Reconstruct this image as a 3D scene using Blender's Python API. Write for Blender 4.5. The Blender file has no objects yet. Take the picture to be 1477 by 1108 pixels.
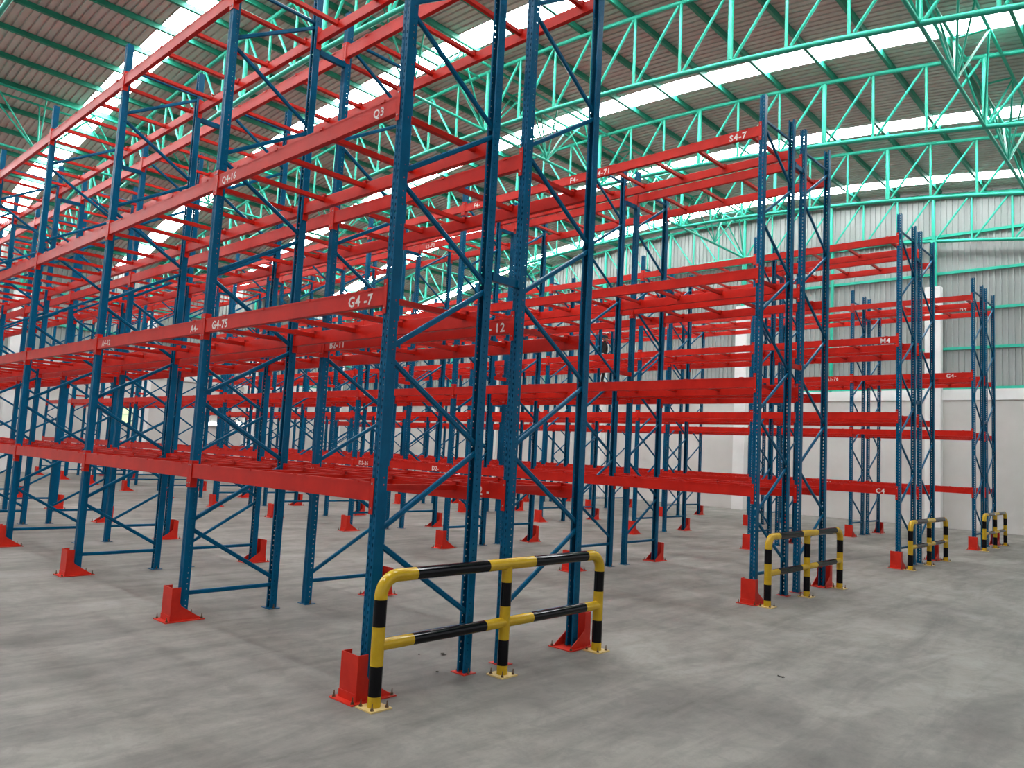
import bpy, math, random
from mathutils import Vector, Matrix

# ------------------------------------------------------------ camera, world, exposure
scene = bpy.context.scene
COL = scene.collection
IMG_W, IMG_H, F_PX = 1477, 1108, 1096.1
YAW, PITCH, ROLL = 0.7493, 0.0926, 0.0518
CAM = Vector((-3.2618, -4.2402, 1.6794))

cam_data = bpy.data.cameras.new("camera")
cam = bpy.data.objects.new("camera", cam_data)
COL.objects.link(cam)
cam_data.sensor_fit = 'HORIZONTAL'
cam_data.sensor_width = 36.0
cam_data.lens = F_PX / IMG_W * 36.0
cam_data.clip_start = 0.05
cam_data.clip_end = 300
fw = Vector((math.cos(PITCH) * math.cos(YAW), math.cos(PITCH) * math.sin(YAW), math.sin(PITCH)))
rt = Vector((math.sin(YAW), -math.cos(YAW), 0))
up = rt.cross(fw)
c_, s_ = math.cos(ROLL), math.sin(ROLL)
rt2, up2 = c_ * rt + s_ * up, -s_ * rt + c_ * up
m = Matrix((rt2, up2, -fw)).transposed().to_4x4()
m.translation = CAM
cam.matrix_world = m
scene.camera = cam

SKY_STRENGTH = 0.60          # overcast daylight that comes in through the open sides
SKYLIGHT_STRENGTH = 15.0      # the translucent roof strips
EXPOSURE = 0.16
world = bpy.data.worlds.new("world")
scene.world = world
world.use_nodes = True
world.node_tree.nodes["Background"].inputs[0].default_value = (0.95, 0.97, 1.0, 1)
world.node_tree.nodes["Background"].inputs[1].default_value = SKY_STRENGTH
scene.view_settings.view_transform = 'Standard'
scene.view_settings.look = 'None'
scene.view_settings.exposure = EXPOSURE
scene.view_settings.gamma = 1
scene.view_settings.use_curve_mapping = False
scene.cycles.max_bounces = 8
scene.cycles.diffuse_bounces = 5
scene.cycles.transparent_max_bounces = 24

# ------------------------------------------------------------ measurements (metres)
U, V, D, GAP, BAY, PITCH_ROW = 0.078, 0.0754, 1.0, 0.332, 2.8418, 5.9027
LEVELS = (1.4407, 2.824, 4.2471, 6.1631)
HB, HPOST, NBAY = 0.133, 6.58, 10
TX0, TSTEP = 10.16, 5.0                     # arched trusses at TX0 + j*TSTEP
YC, KARC, Z0, HT = 10.13, 0.007, 10.12, 1.605
PAN, YN = 1.155, -0.73
Y_NEAR, Y_FAR = YN - 9 * PAN, YN + 27 * PAN
X_WALL, X_OPEN = 25.3, -9.84
def zb(y): return Z0 - KARC * (y - YC) ** 2

# ------------------------------------------------------------ materials
def new_mat(name):
    mt = bpy.data.materials.new(name); mt.use_nodes = True
    nt = mt.node_tree
    return mt, nt, nt.nodes["Principled BSDF"], nt.nodes["Material Output"]

def noise_mix(nt, bsdf, ca, cb, scale=3.0, detail=6, rough=0.6, lo=0.35, hi=0.65, coord='Object', stretch=None):
    tc = nt.nodes.new('ShaderNodeTexCoord'); nz = nt.nodes.new('ShaderNodeTexNoise')
    nz.inputs['Scale'].default_value = scale; nz.inputs['Detail'].default_value = detail
    nz.inputs['Roughness'].default_value = rough
    src = tc.outputs[coord]
    if stretch:
        mp = nt.nodes.new('ShaderNodeMapping'); mp.inputs['Scale'].default_value = stretch
        nt.links.new(src, mp.inputs[0]); src = mp.outputs[0]
    nt.links.new(src, nz.inputs[0])
    rp = nt.nodes.new('ShaderNodeValToRGB')
    rp.color_ramp.elements[0].position = lo; rp.color_ramp.elements[1].position = hi
    rp.color_ramp.elements[0].color = (*ca, 1); rp.color_ramp.elements[1].color = (*cb, 1)
    nt.links.new(nz.outputs[0], rp.inputs[0]); nt.links.new(rp.outputs[0], bsdf.inputs['Base Color'])
    return nz, rp, src

def paint(name, ca, cb, rough=0.35, metallic=0.0, scale=4.0, coat=0.0, bump=0.0, spec=0.5):
    mt, nt, b, o = new_mat(name)
    b.inputs['Specular IOR Level'].default_value = spec
    nz, rp, src = noise_mix(nt, b, ca, cb, scale)
    b.inputs['Roughness'].default_value = rough; b.inputs['Metallic'].default_value = metallic
    b.inputs['Coat Weight'].default_value = coat
    if bump:
        bp = nt.nodes.new('ShaderNodeBump'); bp.inputs['Strength'].default_value = bump
        bp.inputs['Distance'].default_value = 0.01
        nt.links.new(nz.outputs[0], bp.inputs['Height']); nt.links.new(bp.outputs[0], b.inputs['Normal'])
    return mt

M = {}
M['blue'] = paint('blue_paint', (0.0, 0.080, 0.170), (0.0, 0.102, 0.212), 0.28, scale=6, spec=0.13)
M['red'] = paint('red_paint', (0.48, 0.010, 0.004), (0.58, 0.015, 0.006), 0.33, scale=5, spec=0.22)
M['orange'] = paint('guard_red_paint', (0.52, 0.018, 0.008), (0.62, 0.028, 0.012), 0.4, scale=6, spec=0.25)
M['yellow'] = paint('yellow_paint', (0.50, 0.31, 0.010), (0.58, 0.37, 0.016), 0.14, scale=8, spec=0.4)
M['black'] = paint('black_paint', (0.001, 0.001, 0.002), (0.003, 0.003, 0.005), 0.10, scale=8, spec=0.25)
M['green'] = paint('green_paint', (0.020, 0.40, 0.275), (0.030, 0.48, 0.335), 0.4, scale=2, spec=0.4)
M['green_dark'] = paint('purlin_green_paint', (0.012, 0.22, 0.14), (0.018, 0.28, 0.185), 0.5, scale=2)
M['steel'] = paint('galvanised_steel', (0.30, 0.30, 0.30), (0.42, 0.42, 0.42), 0.4, 0.7, scale=20)
M['bolt'] = paint('anchor_bolt_steel', (0.08, 0.05, 0.03), (0.20, 0.13, 0.07), 0.5, 0.6, scale=30)
M['white_wall'] = paint('white_plaster', (0.56, 0.545, 0.515), (0.63, 0.615, 0.585), 0.8, scale=0.6)
M['trim'] = paint('white_trim_paint', (0.74, 0.74, 0.72), (0.82, 0.82, 0.80), 0.7, scale=1.0)
M['letter'] = paint('white_stencil_paint', (0.66, 0.60, 0.55), (0.82, 0.77, 0.72), 0.6, scale=40)
M['yellow_plate'] = paint('pale_yellow_plate', (0.60, 0.42, 0.14), (0.70, 0.52, 0.22), 0.4, scale=12)
M['black_cloth'] = paint('black_cloth', (0.003, 0.003, 0.004), (0.007, 0.007, 0.009), 0.85, scale=10)
M['skin'] = paint('skin', (0.30, 0.15, 0.09), (0.36, 0.19, 0.12), 0.6, scale=8)
M['white_cloth'] = paint('white_cloth', (0.6, 0.6, 0.58), (0.7, 0.7, 0.68), 0.8, scale=8)
M['board'] = paint('dark_board', (0.05, 0.04, 0.03), (0.09, 0.07, 0.05), 0.8, scale=8)
M['leaf'] = paint('dry_leaf', (0.02, 0.02, 0.015), (0.05, 0.045, 0.03), 0.8, scale=30)
M['roof_sheet'] = paint('roof_sheet_metal', (0.52, 0.505, 0.475), (0.60, 0.585, 0.555), 0.5, scale=0.5)
M['wall_sheet'] = paint('wall_sheet_metal', (0.30, 0.325, 0.31), (0.35, 0.375, 0.36), 0.5, scale=0.5)

# post paint with real punched slots (web) and round holes (flanges)
def punched():
    mt, nt, b, o = new_mat('blue_punched_paint')
    nz, rp, src = noise_mix(nt, b, (0.0, 0.080, 0.170), (0.0, 0.102, 0.212), 6)
    b.inputs['Roughness'].default_value = 0.28
    b.inputs['Specular IOR Level'].default_value = 0.13
    tc = nt.nodes.new('ShaderNodeTexCoord'); sx = nt.nodes.new('ShaderNodeSeparateXYZ')
    nt.links.new(tc.outputs['Object'], sx.inputs[0])
    def mth(op, a, bb=None, cc=None):
        n = nt.nodes.new('ShaderNodeMath'); n.operation = op
        for i, v in enumerate((a, bb, cc)):
            if v is None: continue
            if isinstance(v, (int, float)): n.inputs[i].default_value = v
            else: nt.links.new(v, n.inputs[i])
        return n.outputs[0]
    x, y, z = sx.outputs
    def absd(a, c): return mth('ABSOLUTE', mth('SUBTRACT', a, c))
    def zper(off, half):
        f = mth('FRACT', mth('DIVIDE', mth('ADD', z, off), 0.05))
        return mth('LESS_THAN', absd(f, 0.5), half / 0.05)
    web = mth('LESS_THAN', x, 0.006)
    w1 = mth('MULTIPLY', mth('LESS_THAN', absd(y, U / 2 + 0.019), 0.0052), zper(0.0, 0.012))
    w2 = mth('MULTIPLY', mth('LESS_THAN', absd(y, U / 2 - 0.019), 0.0052), zper(0.012, 0.012))
    hw = mth('MULTIPLY', web, mth('MAXIMUM', w1, w2))
    fl = mth('GREATER_THAN', absd(y, U / 2), U / 2 - 0.004)
    fz = mth('MULTIPLY', mth('SUBTRACT', mth('FRACT', mth('DIVIDE', z, 0.05)), 0.5), 0.05)
    fx = mth('SUBTRACT', x, 0.048)
    r2 = mth('ADD', mth('MULTIPLY', fz, fz), mth('MULTIPLY', fx, fx))
    hf = mth('MULTIPLY', fl, mth('LESS_THAN', r2, 0.0056 ** 2))
    low = mth('GREATER_THAN', z, 0.03)
    hole = mth('MULTIPLY', low, mth('MAXIMUM', hw, hf))
    tr = nt.nodes.new('ShaderNodeBsdfTransparent'); mx = nt.nodes.new('ShaderNodeMixShader')
    nt.links.new(hole, mx.inputs[0]); nt.links.new(b.outputs[0], mx.inputs[1]); nt.links.new(tr.outputs[0], mx.inputs[2])
    nt.links.new(mx.outputs[0], o.inputs['Surface'])
    return mt
M['punched'] = punched()

def concrete_floor():
    mt, nt, b, o = new_mat('polished_concrete')
    tc = nt.nodes.new('ShaderNodeTexCoord')
    def nz(scale, detail, stretch, rough=0.6):
        mp = nt.nodes.new('ShaderNodeMapping'); mp.inputs['Scale'].default_value = stretch
        mp.inputs['Rotation'].default_value = (0, 0, 0.12)
        nt.links.new(tc.outputs['Object'], mp.inputs[0])
        n = nt.nodes.new('ShaderNodeTexNoise'); n.inputs['Scale'].default_value = scale
        n.inputs['Detail'].default_value = detail; n.inputs['Roughness'].default_value = rough
        n.inputs['Distortion'].default_value = 0.6
        nt.links.new(mp.outputs[0], n.inputs[0]); return n.outputs[0]
    def ramp(src, ca, cb, lo, hi):
        r = nt.nodes.new('ShaderNodeValToRGB'); e = r.color_ramp.elements
        e[0].position, e[1].position = lo, hi; e[0].color = (*ca, 1); e[1].color = (*cb, 1)
        nt.links.new(src, r.inputs[0]); return r.outputs[0]
    def mix(a, c, f, mode='MULTIPLY'):
        n = nt.nodes.new('ShaderNodeMix'); n.data_type = 'RGBA'; n.blend_type = mode
        n.inputs[0].default_value = f
        nt.links.new(a, n.inputs[6]); nt.links.new(c, n.inputs[7]); return n.outputs[2]
    a = ramp(nz(0.55, 8, (1, 1, 1)), (0.175, 0.162, 0.143), (0.272, 0.254, 0.226), 0.35, 0.68)
    bb = ramp(nz(1.6, 9, (0.35, 1.6, 1), 0.65), (0.60, 0.595, 0.59), (1, 1, 1), 0.34, 0.60)
    cc = ramp(nz(5.0, 10, (1, 1, 1), 0.72), (0.80, 0.80, 0.81), (1, 1, 1), 0.36, 0.56)
    dd = ramp(nz(45, 4, (1, 1, 1)), (0.93, 0.93, 0.93), (1.0, 1.0, 1.0), 0.3, 0.6)
    col = mix(mix(mix(a, bb, 1.0), cc, 1.0), dd, 1.0)
    nt.links.new(col, b.inputs['Base Color'])
    rr = nt.nodes.new('ShaderNodeMapRange'); rr.inputs[3].default_value = 0.5; rr.inputs[4].default_value = 0.72
    nt.links.new(nz(1.2, 6, (1, 1, 1)), rr.inputs[0]); nt.links.new(rr.outputs[0], b.inputs['Roughness'])
    b.inputs['Specular IOR Level'].default_value = 0.35
    return mt
M['floor'] = concrete_floor()

def emitter(name, color, strength):
    mt, nt, b, o = new_mat(name)
    nz, rp, src = noise_mix(nt, b, color, color, 1)
    b.inputs['Emission Color'].default_value = (*color, 1)
    b.inputs['Emission Strength'].default_value = strength
    return mt
M['skylight'] = emitter('translucent_roof_sheet', (0.97, 0.985, 1.0), SKYLIGHT_STRENGTH)
M['lamp'] = emitter('lamp_tube', (0.95, 1.0, 1.0), 6.0)
M['lit_glass'] = emitter('daylit_green_glass', (0.62, 0.78, 0.45), 0.7)

# ------------------------------------------------------------ mesh helpers
class MB:
    """collects faces with a material slot each and builds one mesh"""
    def __init__(self): self.v, self.f, self.m, self.s = [], [], [], []
    def add(self, vs, fs, mi=0, smooth=False):
        o = len(self.v); self.v += [tuple(p) for p in vs]
        for f in fs:
            self.f.append([i + o for i in f]); self.m.append(mi); self.s.append(smooth)
    def box(self, x0, y0, z0, x1, y1, z1, mi=0):
        vs = [(x, y, z) for z in (z0, z1) for y in (y0, y1) for x in (x0, x1)]
        self.add(vs, [(0, 2, 3, 1), (4, 5, 7, 6), (0, 1, 5, 4), (2, 6, 7, 3), (0, 4, 6, 2), (1, 3, 7, 5)], mi)
    def tube(self, a, b, r, n=8, mi=0, caps=True, r2=None, smooth=True):
        a, b = Vector(a), Vector(b); d = (b - a).normalized()
        ref = Vector((0, 0, 1)) if abs(d.z) < 0.9 else Vector((1, 0, 0))
        e1 = d.cross(ref).normalized(); e2 = d.cross(e1)
        r2 = r if r2 is None else r2
        vs = []
        for p, q in ((a, r), (b, r2)):
            for i in range(n):
                t = 2 * math.pi * i / n
                vs.append(p + e1 * math.cos(t) * q + e2 * math.sin(t) * q)
        self.add(vs, [(i, (i + 1) % n, n + (i + 1) % n, n + i) for i in range(n)], mi, smooth)
        if caps:
            self.add(vs[:n], [tuple(range(n))[::-1]], mi); self.add(vs[n:], [tuple(range(n))], mi)
    def bar(self, a, b, w, h, side=(0, 1, 0), mi=0, ch=0.25):
        """chamfered bar a-b: w along side, h across"""
        a, b = Vector(a), Vector(b); d = (b - a).normalized(); e1 = Vector(side); e2 = d.cross(e1).normalized()
        hw, hh = w / 2, h / 2; c = min(w, h) * ch
        pr = [(-hw + c, -hh), (hw - c, -hh), (hw, -hh + c), (hw, hh - c), (hw - c, hh), (-hw + c, hh), (-hw, hh - c), (-hw, -hh + c)]
        vs = [p + e1 * x + e2 * y for p in (a, b) for x, y in pr]
        n = 8
        self.add(vs, [(i, (i + 1) % n, n + (i + 1) % n, n + i) for i in range(n)], mi)
        self.add(vs[:n], [tuple(range(n))[::-1]], mi); self.add(vs[n:], [tuple(range(n))], mi)
    def sweep(self, pts, r, n=14, mats=None, side=(0, 1, 0)):
        """tube along a planar path whose plane normal is side; mats gives the slot of each segment"""
        e1 = Vector(side); P = [Vector(p) for p in pts]; rings = []
        for k, p in enumerate(P):
            t = (P[min(k + 1, len(P) - 1)] - P[max(k - 1, 0)]).normalized(); e2 = t.cross(e1)
            rings.append([p + e1 * math.cos(2 * math.pi * i / n) * r + e2 * math.sin(2 * math.pi * i / n) * r for i in range(n)])
        o = len(self.v)
        for rg in rings: self.v += [tuple(q) for q in rg]
        for k in range(len(P) - 1):
            for i in range(n):
                self.f.append([o + k * n + i, o + k * n + (i + 1) % n, o + (k + 1) * n + (i + 1) % n, o + (k + 1) * n + i])
                self.m.append(mats[k] if mats else 0); self.s.append(True)
    def prism(self, poly, lo, hi, axis='z', mi=0):
        """extrude a polygon; axis z: poly in xy, axis y: poly in xz"""
        if axis == 'z': vs = [(x, y, q) for q in (lo, hi) for x, y in poly]
        elif axis == 'y': vs = [(x, q, y) for q in (lo, hi) for x, y in poly]
        else: vs = [(q, x, y) for q in (lo, hi) for x, y in poly]
        n = len(poly)
        self.add(vs, [(i, (i + 1) % n, n + (i + 1) % n, n + i) for i in range(n)] + [tuple(range(n))[::-1], tuple(range(n, 2 * n))], mi)
    def mesh(self, name, mats, fix=True):
        me = bpy.data.meshes.new(name); me.from_pydata(self.v, [], self.f)
        for mt in (mats if isinstance(mats, (list, tuple)) else [mats]): me.materials.append(mt)
        me.polygons.foreach_set('material_index', self.m); me.polygons.foreach_set('use_smooth', self.s)
        me.update()
        if fix:
            import bmesh
            bm = bmesh.new(); bm.from_mesh(me); bmesh.ops.recalc_face_normals(bm, faces=bm.faces); bm.to_mesh(me); bm.free()
        return me

def place(name, me, parent=None, loc=(0, 0, 0), rotz=0.0, scale=None):
    o = bpy.data.objects.new(name, me); COL.objects.link(o)
    if parent is not None: o.parent = parent
    o.location = loc
    if rotz: o.rotation_euler = (0, 0, rotz)
    if scale: o.scale = scale
    return o

def thing(name, label, cat, loc=(0, 0, 0), rotz=0.0, group=None, me=None):
    o = place(name, me, None, loc, rotz)
    o['label'] = label; o['category'] = cat
    if group: o['group'] = group
    return o

def struct(name, me, loc=(0, 0, 0)):
    o = place(name, me, None, loc); o['kind'] = 'structure'; return o

# ------------------------------------------------------------ floor
mb = MB(); mb.box(X_OPEN - 8, Y_NEAR - 8, -0.25, X_WALL + 0.4, Y_FAR + 0.4, 0.0)
struct('floor', mb.mesh('floor', M['floor']))

# ------------------------------------------------------------ corrugated sheets
SHEET = TSTEP / 7
def rib_profile(w, pitch=SHEET / 4, h=0.045):
    pts, x = [], 0.0
    while x < w - 1e-4:
        pts += [(x, 0), (x + pitch * 0.66, 0), (x + pitch * 0.72, h), (x + pitch * 0.94, h)]
        x += pitch
    return pts + [(w, 0)]

def roof_mesh(name, mat, ya=Y_NEAR - 0.4, yb=Y_FAR + 0.4, nseg=36, lift=0.0):
    pr = rib_profile(SHEET); vs, fs = [], []
    for k in range(nseg + 1):
        y = ya + (yb - ya) * k / nseg
        for px, pz in pr: vs.append((px, y, zb(y) + HT + 0.21 + pz + lift))
    n = len(pr)
    for k in range(nseg):
        for i in range(n - 1): fs.append((k * n + i, k * n + i + 1, (k + 1) * n + i + 1, (k + 1) * n + i))
    mb = MB(); mb.add(vs, fs); mb.add([(x, y, z + 0.004) for x, y, z in vs], fs)
    return mb.mesh(name, mat, fix=False)

pr_y = [Y_NEAR + 0.18 + 1.345 * k for k in range(31)]
ceiling = bpy.data.objects.new('ceiling', None); COL.objects.link(ceiling); ceiling['kind'] = 'structure'
me_roof = roof_mesh('roof_sheet', M['roof_sheet']); me_sky = roof_mesh('skylight_sheet', M['skylight'], -4.0, Y_FAR + 0.4, 30)
me_light_block = roof_mesh('roof_sheet', M['roof_sheet'], Y_NEAR - 0.4, -3.9, 8)  # opaque, out of view: added to end the skylight strips early and dim the foreground
xs = TX0 + 3 * TSTEP + 0.0 - 0.785
x = xs
k = 0
while x > X_OPEN - 0.1:
    x -= SHEET
    is_sky = (k % 7 == 0)
    place('skylight_sheet' if is_sky else 'roof_sheet', me_sky if is_sky else me_roof, ceiling, (x, 0, 0))
    if is_sky: place('roof_sheet', me_light_block, ceiling, (x, 0, 0.004))
    k += 1
place('roof_sheet', me_roof, ceiling, (xs, 0, 0))
place('roof_sheet', me_roof, ceiling, (xs + SHEET, 0, 0))
XL = X_OPEN - 0.3
mb = MB()
L = X_WALL - XL
mb.prism([(0, 0), (0.075, 0), (0.075, 0.014), (0.012, 0.014), (0.012, 0.118), (0.075, 0.118), (0.075, 0.13), (0, 0.13)], 0, L, axis='x')
me_pur = mb.mesh('purlin', M['green_dark'])
for y in pr_y:
    o = place('purlin', me_pur, ceiling, (XL, y, zb(y) + HT + 0.07))
    o.rotation_euler = (math.atan(-2 * KARC * (y - YC)), 0, 0)

# ------------------------------------------------------------ arched roof trusses (along Y)
NP = 36
def ynode(i): return YN + (i - 9) * PAN
verts_t = []
def truss_meshes():
    out = []
    def chord(dz, r):
        mb = MB(); pts = [(0, ynode(i), zb(ynode(i)) + dz) for i in range(NP + 1)]
        mb.sweep(pts, r, 10, side=(1, 0, 0)); return mb
    out.append(('bottom_chord', chord(0, 0.055).mesh('bottom_chord', M['green'])))
    out.append(('top_chord', chord(HT, 0.052).mesh('top_chord', M['green'])))
    mid = 18
    for i in range(NP + 1):
        y = ynode(i); thick = (i % 3 == 0)
        mb = MB(); r = 0.058 if thick else 0.034
        mb.tube((0, y, zb(y) + 0.04), (0, y, zb(y) + HT - 0.04), r, 8)
        out.append(('vertical_strut', mb.mesh('vertical_strut', M['green'])))
        if i < NP:
            y2 = ynode(i + 1); mb = MB()
            if i < mid: a, b = (0, y2 - 0.09, zb(y2) + 0.05), (0, y + 0.06, zb(y) + HT - 0.05)
            else: a, b = (0, y + 0.09, zb(y) + 0.05), (0, y2 - 0.06, zb(y2) + HT - 0.05)
            mb.tube(a, b, 0.033, 8)
            out.append(('diagonal_strut', mb.mesh('diagonal_strut', M['green'])))
    return out
TM = truss_meshes()
t_where = {-3: 'beyond the open end of the hall', -2: 'over the outer edge of the first rack row', -1: 'over the first aisle',
           0: 'over the second aisle', 1: 'over the third aisle beyond the second skylight', 2: 'over the fourth rack row',
           3: 'along the clad side wall'}
for j in range(-2, 4):
    t = thing('roof_truss', 'green arched tubular steel roof truss running ' + t_where[j], 'roof truss', (TX0 + j * TSTEP, 0, 0), 0,
              'arched roof trusses')
    for nm, me in TM: place(nm, me, t)

# cross trusses (along X) with one bottom and two top chords
def cross_mesh(yn):
    z0 = zb(yn); z1 = z0 + HT - 0.06; w = 0.32; out = []
    def tb(a, b, r): mb = MB(); mb.tube(a, b, r, 8); return mb.mesh('strut', M['green'])
    out.append(('bottom_chord', tb((0.06, 0, z0), (TSTEP - 0.06, 0, z0), 0.04)))
    for s in (-w, w): out.append(('top_chord', tb((0.05, s, z1), (TSTEP - 0.05, s, z1), 0.036)))
    q = TSTEP / 4
    for xb, xt in ((0.08, q), (2 * q, q), (2 * q, 3 * q), (TSTEP - 0.08, 3 * q)):
        for s in (-w, w): out.append(('diagonal_strut', tb((xb, 0, z0 + 0.03), (xt, s, z1 - 0.03), 0.024)))
    for s in (-w, w): out.append(('vertical_strut', tb((2 * q, 0, z0 + 0.03), (2 * q, s, z1 - 0.03), 0.022)))
    for xt in (q, 3 * q): out.append(('tie_strut', tb((xt, -w, z1), (xt, w, z1), 0.024)))
    return out
yn_lab = {-1: ('above the line of end barriers', YN), 0: ('crossing the roof at mid hall', YN + 9 * PAN), 1: ('crossing the roof deep in the hall', YN + 18 * PAN)}
span = {-2: 'over the first rack row', -1: 'over the second rack row', 0: 'short of the third rack row',
        1: 'over the third rack row', 2: 'next to the clad wall'}
for kk, (lab, yn) in yn_lab.items():
    CM = cross_mesh(yn)
    for j in range(-2, 3):
        t = thing('cross_truss', 'green three-chord truss ' + lab + ', ' + span[j], 'roof truss',
                  (TX0 + j * TSTEP, yn, 0), 0, 'cross trusses')
        for nm, me in CM: place(nm, me, t)

# ------------------------------------------------------------ walls
def sheet_wall_mesh(name, mat):
    pr = rib_profile(SHEET); n = len(pr); mb = MB()
    vs = [(-pz, px, zz) for zz in (0, 1) for px, pz in pr]
    fs = [(i, i + 1, n + i + 1, n + i) for i in range(n - 1)]
    mb.add(vs, fs); mb.add([(x + 0.004, y, z) for x, y, z in vs], fs)
    return mb.mesh(name, mat, fix=False)
me_ws = sheet_wall_mesh('wall_sheet', M['wall_sheet'])

mb = MB(); mb.box(X_WALL, Y_NEAR, 0, X_WALL + 0.3, Y_FAR + 0.3, 4.27)
wall_r = struct('wall_right', mb.mesh('wall_right', M['white_wall']))
mb = MB(); mb.box(X_WALL - 0.05, Y_NEAR, 4.25, X_WALL + 0.32, Y_FAR, 4.61)
place('ledge', mb.mesh('ledge', M['trim']), wall_r)
y = Y_NEAR
while y < Y_FAR:
    zt = zb(y + SHEET / 2) + HT + 0.14
    place('wall_sheet', me_ws, wall_r, (X_WALL + 0.14, y, 4.6), 0, (1, 1, zt - 4.6)); y += SHEET
mb = MB(); mb.prism([(0, 0), (0.07, 0), (0.07, 0.09), (0, 0.09)], 0, Y_FAR - Y_NEAR, axis='y')
me_girt = mb.mesh('girt', M['green'])
for z in (4.66, 6.0, 7.31, 8.62, 9.93):
    place('girt', me_girt, wall_r, (X_WALL + 0.03, Y_NEAR, z - 0.045))
for i in range(-1, 5):
    yc = 2.72 + 6 * PAN * i
    if yc < Y_NEAR or yc > Y_FAR: continue
    mb = MB(); mb.box(X_WALL - 0.30, yc - 0.24, 0, X_WALL + 0.01, yc + 0.24, 8.12)
    place('pillar', mb.mesh('pillar', M['trim']), wall_r)
    mb = MB(); mb.tube((TX0 + 3 * TSTEP, yc, 8.1), (TX0 + 3 * TSTEP, yc, zb(yc)), 0.10, 12)
    place('column', mb.mesh('column', M['green']), wall_r)
    yw = yc + 3 * PAN
    if yw < Y_FAR:
        mb = MB(); mb.tube((X_WALL - 0.02, yw, 4.6), (X_WALL - 0.02, yw, zb(yw)), 0.06, 10)
        place('column', mb.mesh('column', M['green']), wall_r)

mb = MB(); mb.box(X_OPEN, Y_FAR, 0, X_WALL + 0.3, Y_FAR + 0.3, 4.27)
wall_b = struct('wall_far', mb.mesh('wall_far', M['white_wall']))
mb = MB(); mb.box(X_OPEN, Y_FAR - 0.05, 4.25, X_WALL - 0.02, Y_FAR + 0.32, 4.61)
place('ledge', mb.mesh('ledge', M['trim']), wall_b)
x = X_OPEN
zt = zb(Y_FAR) + HT + 0.16
while x < X_WALL:
    place('wall_sheet', me_ws, wall_b, (x + SHEET, Y_FAR + 0.14, 4.6), math.pi / 2, (1, 1, zt - 4.6)); x += SHEET
mb = MB(); mb.prism([(0, 0), (0.07, 0), (0.07, 0.09), (0, 0.09)], X_OPEN, X_WALL, axis='x')
me_girt2 = mb.mesh('girt', M['green'])
for z in (4.66, 6.0, 7.31): place('girt', me_girt2, wall_b, (0, Y_FAR + 0.03, z - 0.045))
for j in range(-3, 3):
    xc = TX0 + j * TSTEP
    mb = MB(); mb.box(xc - 0.24, Y_FAR - 0.3, 0, xc + 0.24, Y_FAR + 0.01, 7.1)
    place('pillar', mb.mesh('pillar', M['trim']), wall_b)

# small openings and lamps low on the far wall
def window(name, xc, zc, w, h, mat):
    mb = MB(); t = 0.05; yy = Y_FAR - 0.03
    for a in ((xc - w / 2, zc - h / 2, xc - w / 2 + t, zc + h / 2), (xc + w / 2 - t, zc - h / 2, xc + w / 2, zc + h / 2),
              (xc - w / 2, zc - h / 2, xc + w / 2, zc - h / 2 + t), (xc - w / 2, zc + h / 2 - t, xc + w / 2, zc + h / 2),
              (xc - w / 2, zc - 0.02, xc + w / 2, zc + 0.02)):
        mb.box(a[0], yy, a[1], a[2], yy + 0.05, a[3])
    f = struct(name, mb.mesh('window_frame', M['trim']))
    mb = MB(); mb.box(xc - w / 2 + 0.02, yy + 0.015, zc - h / 2 + 0.02, xc + w / 2 - 0.02, yy + 0.03, zc + h / 2 - 0.02)
    place('pane', mb.mesh('pane', mat), f)
window('window_1', 9.6, 2.55, 0.55, 0.9, M['lit_glass'])
for xc, zc, w, lab in ((13.55, 2.4, 0.7, 'white lit lamp box on the far wall, the wider of two'),
                       (14.72, 2.5, 0.25, 'small round-cornered lit lamp on the far wall, the narrower of two')):
    mb = MB(); mb.box(-w / 2, -0.10, -0.10, w / 2, 0.03, 0.14)
    t = thing('wall_lamp', lab, 'lamp', (xc, Y_FAR - 0.03, zc), me=mb.mesh('lamp_housing', M['trim']))
    mb = MB(); mb.box(-w / 2 + 0.02, -0.13, -0.08, w / 2 - 0.02, -0.10, 0.06); place('diffuser', mb.mesh('diffuser', M['lamp']), t)

# ------------------------------------------------------------ rack parts
def post_mesh():
    t = 0.003; lip = 0.014
    out = [(V - 0.004, lip + 0.004), (V, lip), (V, 0), (0.004, 0), (0, 0.004), (0, U * 0.40), (0.004, U * 0.45), (0.004, U * 0.55), (0, U * 0.60),
           (0, U - 0.004), (0.004, U), (V, U), (V, U - lip), (V - 0.004, U - lip - 0.004)]
    inn = [(V - t - 0.004, lip + 0.003), (V - t, lip - 0.001), (V - t, t), (0.004 + t, t), (t, 0.004 + t), (t, U * 0.40), (0.004 + t, U * 0.45),
           (0.004 + t, U * 0.55), (t, U * 0.60), (t, U - 0.004 - t), (0.004 + t, U - t), (V - t, U - t), (V - t, U - lip + 0.001),
           (V - t - 0.004, U - lip - 0.003)]
    mb = MB(); n = len(out); vs = [(x, y, z) for z in (0.006, HPOST) for x, y in out + inn]; N = 2 * n; fs = []
    for i in range(n - 1):
        fs += [(i, i + 1, N + i + 1, N + i), (n + i, N + n + i, N + n + i + 1, n + i + 1), (N + i, N + i + 1, N + n + i + 1, N + n + i)]
    fs += [(0, N, N + n, n), (n - 1, 2 * n - 1, N + 2 * n - 1, N + n - 1)]
    mb.add(vs, fs); return mb.mesh('upright', M['punched'])
ME_POST = post_mesh()

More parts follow.
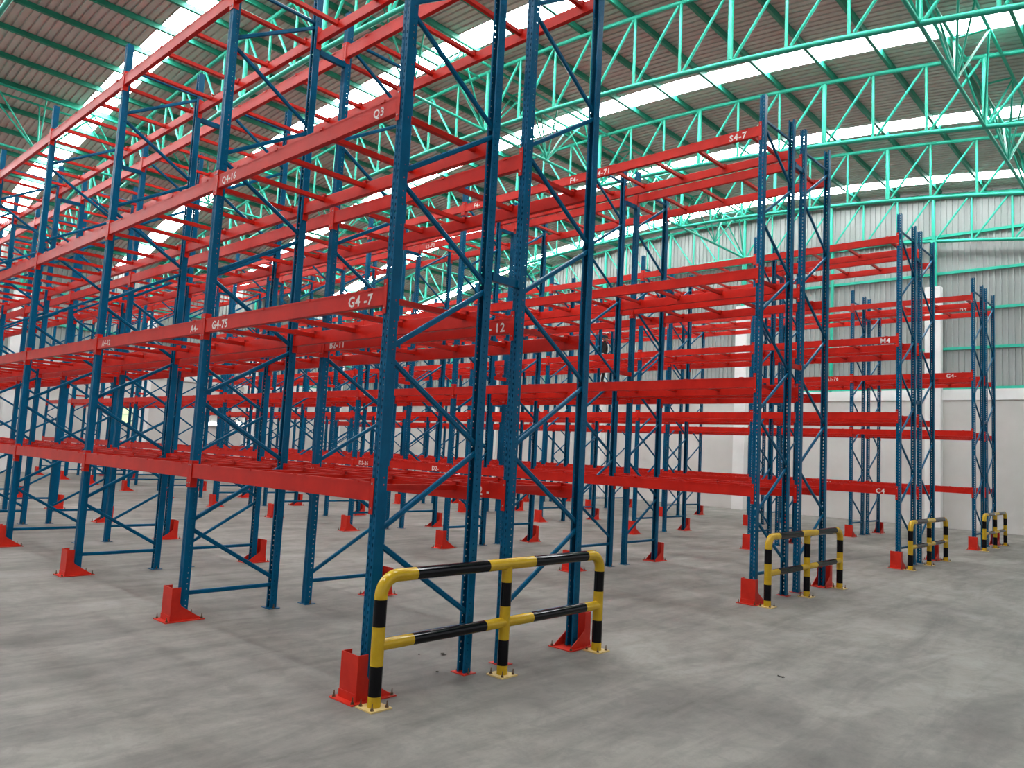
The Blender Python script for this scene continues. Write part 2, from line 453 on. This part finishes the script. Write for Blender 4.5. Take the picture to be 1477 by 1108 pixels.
def plate_mesh(mat):
    mb = MB(); mb.box(-0.02, -0.035, 0, V + 0.03, U + 0.035, 0.006)
    for y in (-0.022, U + 0.022):
        mb.tube((V / 2 + 0.01, y, 0.006), (V / 2 + 0.01, y, 0.016), 0.011, 6, 1)
        mb.tube((V / 2 + 0.01, y, 0.016), (V / 2 + 0.01, y, 0.045), 0.005, 6, 1)
    return mb.mesh('base_plate', [mat, M['bolt']])
ME_PLATE, ME_PLATE_RED = plate_mesh(M['blue']), plate_mesh(M['orange'])

XB0, XB1 = V * 0.55, D - V * 0.55
def brace_mesh(z0, z1):
    mb = MB(); a = Vector((XB0, U / 2, z0)); b = Vector((XB1, U / 2, z1))
    mb.bar(a, b, 0.030, 0.040, (0, 1, 0))
    for p in (a, b): mb.tube(p + Vector((0, -0.034, 0)), p + Vector((0, 0.034, 0)), 0.008, 6)
    return mb.mesh('brace', M['blue'])
g = 0.03
ME_FLAT = brace_mesh(0, 0)
BRACING = [(0.42, 0.6445, 9, 0.350, brace_mesh(g, 0.6445 - g), brace_mesh(0.6445 - g, g)),
           (0.27, 0.598, 10, 0.235, brace_mesh(g, 0.598 - g), brace_mesh(0.598 - g, g))]

LB = BAY - U
def beam_mesh(with_conn, low=False):
    mb = MB()      # outer face at x = 0, inner side +x; runs from y = 0 to LB; top at z = 0
    mb.prism([(-0.003, 0), (0.024, 0), (0.027, -0.003), (0.027, -0.028), (0.050, -0.030), (0.050, -HB + 0.004), (0.046, -HB), (0.003, -HB), (0, -HB + 0.003), (0, -0.012), (-0.003, -0.015)], 0.003, LB - 0.003, axis='y')
    if with_conn:
        for y0, s in ((0, -1), (LB, 1)): conn(mb, y0, s, low)
    return mb.mesh('load_beam', M['red'])
def conn(mb, y0, s, low):
    top = 0.028 if low else 0.052; bot = top - 0.25
    ya, yb = sorted((y0, y0 - s * 0.004)); mb.box(-0.008, ya, bot, 0.052, yb, top)
    ya, yb = sorted((y0 - s * 0.004, y0 + s * 0.037)); mb.box(-0.008, ya, bot, -0.003, yb, top)
    for z in (top - 0.04, bot + 0.04): mb.tube((-0.008, y0 + s * 0.02, z), (-0.013, y0 + s * 0.02, z), 0.007, 6, 1)
def conn_mesh(s, low):
    mb = MB(); conn(mb, 0, s, low); return mb.mesh('end_connector', [M['red'], M['steel']])
ME_CONN = {(s, low): conn_mesh(s, low) for s in (-1, 1) for low in (False, True)}
ME_BEAM = beam_mesh(False)
ME_BEAMC = {low: beam_mesh(True, low) for low in (False, True)}
for me_ in ME_BEAMC.values(): me_.materials.append(M['steel'])

def support_mesh():
    mb = MB(); w = 0.023
    mb.box(0.046, -w, -0.066, D - 0.046, w, -0.026)
    for s in (0, 1):
        def X(a): return D - a if s else a
        xa, xb = sorted((X(-0.008), X(0.060))); mb.box(xa, -w, 0.0005, xb, w, 0.006)
        xa, xb = sorted((X(-0.008), X(-0.003))); mb.box(xa, -w, -0.014, xb, w, 0.0055)
        xa, xb = sorted((X(0.051), X(0.060))); mb.box(xa, -w, -0.060, xb, w, 0.0055)
    return mb.mesh('support_bar', M['red'])
ME_SUP = support_mesh()
SUP_Y = (0.25, 1.06, 1.77, 2.47)

def spacer_mesh(mat):
    mb = MB(); mb.box(0, 0.012, -0.032, GAP, 0.020, 0.032)
    mb.box(0, 0.020, -0.032, GAP, 0.050, -0.026); mb.box(0, 0.020, 0.026, GAP, 0.050, 0.032)
    mb.box(0.0, -0.004, -0.032, 0.03, 0.0, 0.032); mb.box(0.0, -0.004, -0.032, 0.004, 0.02, 0.032)
    mb.box(GAP - 0.03, -0.004, -0.032, GAP, 0.0, 0.032); mb.box(GAP - 0.004, -0.004, -0.032, GAP, 0.02, 0.032)
    return mb.mesh('row_spacer', mat)
ME_SPB, ME_SPR = spacer_mesh(M['blue']), spacer_mesh(M['red'])

def text_mesh(s, size):
    cu = bpy.data.curves.new('lettering', 'FONT'); cu.body = s; cu.size = size; cu.extrude = 0.0004; cu.resolution_u = 2
    cu.offset = 0.0025 * size / 0.1; cu.space_character = 1.15
    ob = bpy.data.objects.new('tmp_text', cu); COL.objects.link(ob)
    dg = bpy.context.evaluated_depsgraph_get(); dg.update()
    me = bpy.data.meshes.new_from_object(ob.evaluated_get(dg)); me.name = 'lettering'
    bpy.data.objects.remove(ob); me.materials.clear(); me.materials.append(M['letter'])
    return me

# lettering: (row, line, level, bay) -> list of (text, y of its first letter, letter height)
LET = {
    (0, 'AF', 1, 0): [('G4', 0.51, 0.078), ('-7', 0.315, 0.078), ('G4-75', 2.70, 0.075)],
    (0, 'AF', 1, 1): [('A4-', 3.15, 0.065), ('A4-12', 5.52, 0.065)],
    (0, 'AF', 2, 0): [('Q3', 0.36, 0.065), ('Q4-16', 2.76, 0.065)],
    (0, 'BF', 1, 0): [('-', 0.34, 0.075), ('12', 0.265, 0.075), ('B2-11', 2.74, 0.072)],
    (0, 'BF', 0, 0): [('2', 0.36, 0.07), ('-', 0.26, 0.07)],
    (1, 'AF', 3, 0): [('S4-7', 0.50, 0.085), ('S4-71', 2.76, 0.08)],
    (1, 'AF', 3, 1): [('F4-', 3.25, 0.08), ('F4-', 5.45, 0.08)],
    (1, 'AF', 0, 2): [('D2-', 6.15, 0.075), ('D2-26', 8.35, 0.075)],
    (1, 'AF', 1, 2): [('C4--', 8.35, 0.07)],
    (1, 'BF', 3, 2): [('S2-70', 8.3, 0.08)],
    (2, 'AF', 2, 0): [('M4', 0.36, 0.09)],
    (2, 'AF', 0, 0): [('C4', 0.42, 0.085)],
    (3, 'BF', 3, 0): [('H4', 0.62, 0.09)],
    (3, 'AF', 2, 0): [('G4-', 0.62, 0.09)],
    (3, 'AF', 2, 1): [('G3-76', 3.55, 0.08)],
    (3, 'BF', 3, 1): [('G3', 3.1, 0.08)],
    (3, 'AF', 0, 1): [('B2-', 3.5, 0.08)],
    (1, 'BF', 0, 0): [('C4-16', 2.6, 0.07)],
}

ROWNAME = ['first', 'second', 'third', 'fourth']
ROWDESC = ['first row behind the largest barrier', 'second row behind the second barrier',
           'third row behind the third barrier', 'fourth row beside the clad wall']
HALF = {'A': 'front half', 'B': 'rear half'}
for r in range(4):
    for half in 'AB':
        x0 = r * PITCH_ROW + (0 if half == 'A' else D + GAP)
        rack = thing('pallet_rack', 'blue and red pallet rack, %s of the %s' % (HALF[half], ROWDESC[r]), 'pallet rack',
                     (x0, 0, 0), 0, 'pallet racks')
        par = 0 if half == 'A' else 1
        for n in range(NBAY + 1):
            y0 = n * BAY
            for rear in (0, 1):
                p = place('upright', ME_POST, rack, (D, y0 + U, 0) if rear else (0, y0, 0), math.pi if rear else 0)
                pl = ME_PLATE_RED if (n == 0 and r < 2) else ME_PLATE
                place('base_plate', pl, p)
            zn, dz, cnt, zlow, ME_UP, ME_DOWN = BRACING[1 if (r == 0 and n > 0) else 0]
            place('brace', ME_FLAT, rack, (0, y0, zlow)); place('brace', ME_FLAT, rack, (0, y0, 6.265))
            for i in range(cnt):
                # rear half starts at the inner post: mirrored zigzag
                up_ = (i % 2 == 1) if half == 'A' else (i % 2 == 0)
                place('brace', ME_UP if up_ else ME_DOWN, rack, (0, y0, zn + dz * i))
            if half == 'A':
                for z in (3.1, 5.95):
                    place('row_spacer', ME_SPR if (r == 1 and z < 4) else ME_SPB, rack, (D, y0, z))
            if n == NBAY: continue
            for li, z in enumerate(LEVELS):
                for rear in (0, 1):
                    key = (r, half + ('R' if rear else 'F'), li, n); low = li == 0
                    me = ME_BEAM if r < 2 else ME_BEAMC[low]
                    bm_ = place('load_beam', me, rack, (D, y0 + U + LB, z) if rear else (0, y0 + U, z), math.pi if rear else 0)
                    if r < 2:
                        place('end_connector', ME_CONN[(-1, low)], bm_, (0, 0, 0)); place('end_connector', ME_CONN[(1, low)], bm_, (0, LB, 0))
                    for s, yy, h in LET.get(key, []):
                        me_t = text_mesh(s, h / 0.70)
                        t = place('lettering', me_t, bm_, (-0.0015, yy - (y0 + U), -HB * 0.56 - h / 2))
                        t.rotation_euler = (math.pi / 2, 0, -math.pi / 2)
                for yy in SUP_Y: place('support_bar', ME_SUP, rack, (0, y0 + yy, z))

# ------------------------------------------------------------ post guards
def guard_mesh():
    mb = MB(); t = 0.006; xa = -0.110; ya, yb = -0.055, U + 0.055
    mb.box(xa, ya, 0.008, xa + t, yb, 0.305)
    pg = [(xa + t, 0.008), (0.175, 0.008), (0.175, 0.016), (-0.012, 0.135), (-0.028, 0.165), (-0.028, 0.305), (xa + t, 0.305)]
    for y in (ya, yb - t): mb.prism(pg, y, y + t, axis='y')
    mb.box(xa - 0.004, ya - 0.003, 0.008, xa, yb + 0.003, 0.058)
    return mb.mesh('guard_shell', M['orange'])
def guard_plate():
    mb = MB(); mb.box(-0.165, -0.090, 0, 0.205, U + 0.090, 0.008); return mb.mesh('base_plate', M['orange'])
def bolt_mesh():
    mb = MB(); mb.tube((0, 0, 0), (0, 0, 0.004), 0.014, 8); mb.tube((0, 0, 0.004), (0, 0, 0.014), 0.010, 6, smooth=False); mb.tube((0, 0, 0.014), (0, 0, 0.042), 0.005, 6, r2=0.0035)
    return mb.mesh('anchor_bolt', M['bolt'])
ME_G, ME_GP, ME_BOLT = guard_mesh(), guard_plate(), bolt_mesh()
ORD = ['end', 'second', 'third', 'fourth', 'fifth', 'sixth', 'seventh', 'eighth', 'ninth', 'tenth', 'last']
for r in range(4):
    for rear in (0, 1):
        for n in range(NBAY + 1):
            xg = r * PITCH_ROW + (2 * D + GAP if rear else 0)
            lab = 'red steel guard round the %s %s post of the %s rack row' % (ORD[n], 'rear' if rear else 'front', ROWNAME[r])
            gd = thing('post_guard', lab, 'post guard', (xg, n * BAY + (U if rear else 0), 0), math.pi if rear else 0, 'red post guards', me=ME_G)
            pl = place('base_plate', ME_GP, gd)
            if r < 2 and n < 6 or n < 2:
                for bx, by in ((-0.142, -0.065), (-0.142, U + 0.065), (0.182, -0.068), (0.182, U + 0.068)):
                    place('anchor_bolt', ME_BOLT, pl, (bx, by, 0.008))

# ------------------------------------------------------------ striped end barriers
BX, BL, BH, BLO, BR = 0.0, 2.42, 0.8365, 0.397, 0.044
def barrier_meshes():
    ms = [M['yellow'], M['black']]; out = []
    rb = 0.125; zs = [0.01, 0.078, 0.268, 0.518, 0.692]
    pts, mats = [], []
    for k, z in enumerate(zs): pts.append((0, 0, z)); mats.append(k % 2)
    mats = [0, 1, 0, 1]
    for a in range(0, 7):
        t = math.pi / 2 * a / 6; pts.append((rb - rb * math.cos(t), 0, BH - rb + rb * math.sin(t))); mats.append(0)
    xs_ = [0.282, 0.985, 1.511, 2.208]
    for k, xx in enumerate(xs_): pts.append((xx, 0, BH)); mats.append((0, 1, 0, 1)[k])
    for a in range(0, 7):
        t = math.pi / 2 * a / 6; pts.append((BL - rb + rb * math.sin(t), 0, BH - rb + rb * math.cos(t))); mats.append(0)
    for k, z in enumerate(zs[::-1]): pts.append((BL, 0, z)); mats.append((0, 1, 0, 1, 0)[k])
    mats = mats[:len(pts) - 1]
    mb = MB(); mb.sweep(pts, BR, 18, mats); out.append(('hoop', mb.mesh('hoop', ms), (0, 0, 0)))
    mb = MB(); zz = [0.01, 0.078, 0.268, 0.520, 0.700, BH]
    mb.sweep([(0, 0, z) for z in zz], BR - 0.002, 18, [0, 1, 0, 1, 0]); out.append(('middle_post', mb.mesh('middle_post', ms), (BL / 2, 0, 0)))
    for x0, xx in ((0, (0.0, 0.284, 0.984, BL / 2)), (1, (BL / 2, 1.516, 2.212, BL))):
        mb = MB(); mb.sweep([(q, 0, BLO) for q in xx], BR - 0.004, 18, [0, 1, 0]); out.append(('lower_rail', mb.mesh('lower_rail', ms), (0, 0, 0)))
    return out
BM_ = barrier_meshes()
mb = MB(); mb.box(-0.085, -0.085, 0, 0.085, 0.085, 0.010); ME_BP = mb.mesh('base_plate', M['yellow_plate'])
for r in range(4):
    lab = 'yellow and black striped tubular barrier at the end of the %s rack row' % ROWNAME[r]
    b_ = thing('end_barrier', lab, 'barrier', (r * PITCH_ROW - 0.064, -0.191, 0), 0, 'striped end barriers')
    for nm, me, lc in BM_: place(nm, me, b_, lc)
    for xx in (0, BL / 2, BL):
        pl = place('base_plate', ME_BP, b_, (xx, 0, 0))
        for dx in (-0.06, 0.06):
            for dy in (-0.06, 0.06): place('anchor_bolt', ME_BOLT, pl, (dx, dy, 0.010))

# ------------------------------------------------------------ the worker standing high in the fourth row
def skinned(name, verts, edges, radii, mat, parent, root=0, sub=2, loc=(0, 0, 0)):
    me = bpy.data.meshes.new(name); me.from_pydata(verts, edges, []); o = bpy.data.objects.new(name, me); COL.objects.link(o)
    sk = o.modifiers.new('skin', 'SKIN'); sk.use_smooth_shade = True
    for i, rr in enumerate(radii):
        a, b2 = rr if isinstance(rr, tuple) else (rr, rr)
        me.skin_vertices[0].data[i].radius = (a, b2)
        me.skin_vertices[0].data[i].use_root = (i == root)
    sb = o.modifiers.new('sub', 'SUBSURF'); sb.levels = sub; sb.render_levels = sub
    dg = bpy.context.evaluated_depsgraph_get(); dg.update()
    m2 = bpy.data.meshes.new_from_object(o.evaluated_get(dg)); m2.name = name
    bpy.data.objects.remove(o); m2.materials.clear(); m2.materials.append(mat)
    return place(name, m2, parent, loc)

px_, py_, pz_ = 3 * PITCH_ROW + 0.56, 11.46, LEVELS[2] + 0.032
w_ = thing('person', 'person in black clothes and cap with white waistband standing high among the far racks', 'person', (px_, py_, pz_), math.radians(-50))
# x forward, y left
bv = [(0, 0, 0.95), (0, 0, 1.12), (0.01, 0, 1.30), (0, 0, 1.43), (0.01, 0, 1.50), (0.03, 0, 1.58),
      (0, 0.10, 0.88), (0.04, 0.13, 0.50), (-0.02, 0.15, 0.09), (0.12, 0.16, 0.04),
      (0, -0.10, 0.88), (0.02, -0.12, 0.50), (-0.05, -0.14, 0.09), (0.09, -0.16, 0.04),
      (0, 0.19, 1.40), (0.02, 0.25, 1.13), (0.20, 0.22, 1.00), (0, -0.19, 1.40), (-0.02, -0.26, 1.13), (0.14, -0.27, 0.93)]
be = [(0, 1), (1, 2), (2, 3), (3, 4), (4, 5), (0, 6), (6, 7), (7, 8), (8, 9), (0, 10), (10, 11), (11, 12), (12, 13), (3, 14), (14, 15), (15, 16), (3, 17), (17, 18), (18, 19)]
br = [(0.15, 0.11), (0.135, 0.10), (0.16, 0.115), (0.12, 0.09), 0.055, 0.055, 0.095, 0.065, 0.048, 0.042, 0.095, 0.065, 0.048, 0.042, 0.07, 0.05, 0.036, 0.07, 0.05, 0.036]
skinned('body', bv, be, br, M['black_cloth'], w_)
mb = MB()
def ellipsoid(mb, c, rx, ry, rz, n=12, k=8, z_lo=-1.0, mi=0):
    rows = []
    for a in range(k + 1):
        t = -math.pi / 2 + math.pi * a / k
        if math.sin(t) < z_lo - 1e-6: continue
        rows.append([(c[0] + rx * math.cos(t) * math.cos(2 * math.pi * i / n), c[1] + ry * math.cos(t) * math.sin(2 * math.pi * i / n), c[2] + rz * math.sin(t)) for i in range(n)])
    vs = [p for rw in rows for p in rw]
    mb.add(vs, [(q * n + i, q * n + (i + 1) % n, (q + 1) * n + (i + 1) % n, (q + 1) * n + i) for q in range(len(rows) - 1) for i in range(n)], mi, True)
ellipsoid(mb, (0.03, 0, 1.625), 0.095, 0.075, 0.115)
mb.prism([(0.115, 1.60), (0.145, 1.60), (0.12, 1.65)], -0.012, 0.012, axis='y')
ellipsoid(mb, (0.03, 0.078, 1.62), 0.02, 0.012, 0.03, 8, 6); ellipsoid(mb, (0.03, -0.078, 1.62), 0.02, 0.012, 0.03, 8, 6)
ellipsoid(mb, (0.112, 0.03, 1.635), 0.01, 0.014, 0.008, 8, 6, mi=1); ellipsoid(mb, (0.112, -0.03, 1.635), 0.01, 0.014, 0.008, 8, 6, mi=1)
mb.box(0.108, -0.022, 1.568, 0.122, 0.022, 1.576, 1)
place('head', mb.mesh('head', [M['skin'], M['black_cloth']]), w_)
mb = MB(); ellipsoid(mb, (0.02, 0, 1.655), 0.108, 0.092, 0.115, 14, 10, -0.1); mb.box(0.09, -0.06, 1.652, 0.19, 0.06, 1.662)
place('cap', mb.mesh('cap', M['black_cloth']), w_)
mb = MB()
for z in (0.99, 1.06):
    n = 18; vs = []
    for zz in (z, z + 0.035): vs += [(0.145 * math.cos(2 * math.pi * i / n), 0.175 * math.sin(2 * math.pi * i / n), zz) for i in range(n)]
    mb.add(vs, [(i, (i + 1) % n, n + (i + 1) % n, n + i) for i in range(n)], 0, True)
place('waistband', mb.mesh('waistband', M['white_cloth']), w_)
for s, hx, hy, hz in ((1, 0.20, 0.22, 1.00), (-1, 0.14, -0.27, 0.93)):
    hv = [(0, 0, 0), (0.05, 0, -0.02)]; he = [(0, 1)]; hr = [0.026, (0.040, 0.02)]
    for q, ln in ((-0.03, 0.065), (-0.01, 0.078), (0.01, 0.074), (0.03, 0.058)):
        i0 = len(hv); hv += [(0.08, q, -0.03), (0.08 + ln * 0.6, q, -0.045), (0.08 + ln * 0.9, q, -0.07)]
        he += [(1, i0), (i0, i0 + 1), (i0 + 1, i0 + 2)]; hr += [0.009, 0.009, 0.008]
    i0 = len(hv); hv += [(0.04, s * -0.045, -0.02), (0.075, s * -0.055, -0.03)]; he += [(0, i0), (i0, i0 + 1)]; hr += [0.011, 0.009]
    skinned('hand', hv, he, hr, M['skin'], w_, 0, 1, (hx, hy, hz))
mb = MB(); mb.box(-0.45, -0.16, 0, 0.45, 0.16, 0.025)
thing('board', 'dark board laid over the rack bars beneath the person in black', 'board', (px_, py_, LEVELS[2] + 0.0065), 0, me=mb.mesh('board', M['board']))

# ------------------------------------------------------------ dry scraps on the floor
random.seed(4)
for (x, y, s, lab) in ((1.17, 0.50, 0.035, 'dark curled leaf scrap on the concrete behind the large barrier'),
                       (1.01, 0.62, 0.016, 'small leaf crumb behind the large barrier, beside the larger curled scrap'),
                       (0.80, 0.16, 0.016, 'tiny dark crumb under the large barrier, apart from the curled scrap'),
                       (2.94, -1.61, 0.040, 'dark dry leaf scrap lying alone on the open concrete floor')):
    mb = MB(); n = 9
    rim = [(s * (0.6 + 0.4 * random.random()) * math.cos(2 * math.pi * i / n), 0.5 * s * (0.6 + 0.4 * random.random()) * math.sin(2 * math.pi * i / n), 0.002 + 0.35 * s * random.random()) for i in range(n)]
    vs = rim + [(0, 0, 0.001), (0, 0, 0.004)] + [(a, b, c + 0.002) for a, b, c in rim]
    fs = [(i, (i + 1) % n, n) for i in range(n)] + [(n + 2 + i, n + 2 + (i + 1) % n, n + 1) for i in range(n)] + [(i, (i + 1) % n, n + 2 + (i + 1) % n, n + 2 + i) for i in range(n)]
    mb.add(vs, fs); thing('leaf_scrap', lab, 'leaf', (x, y, 0), random.random() * 3, me=mb.mesh('leaf_scrap', M['leaf']))
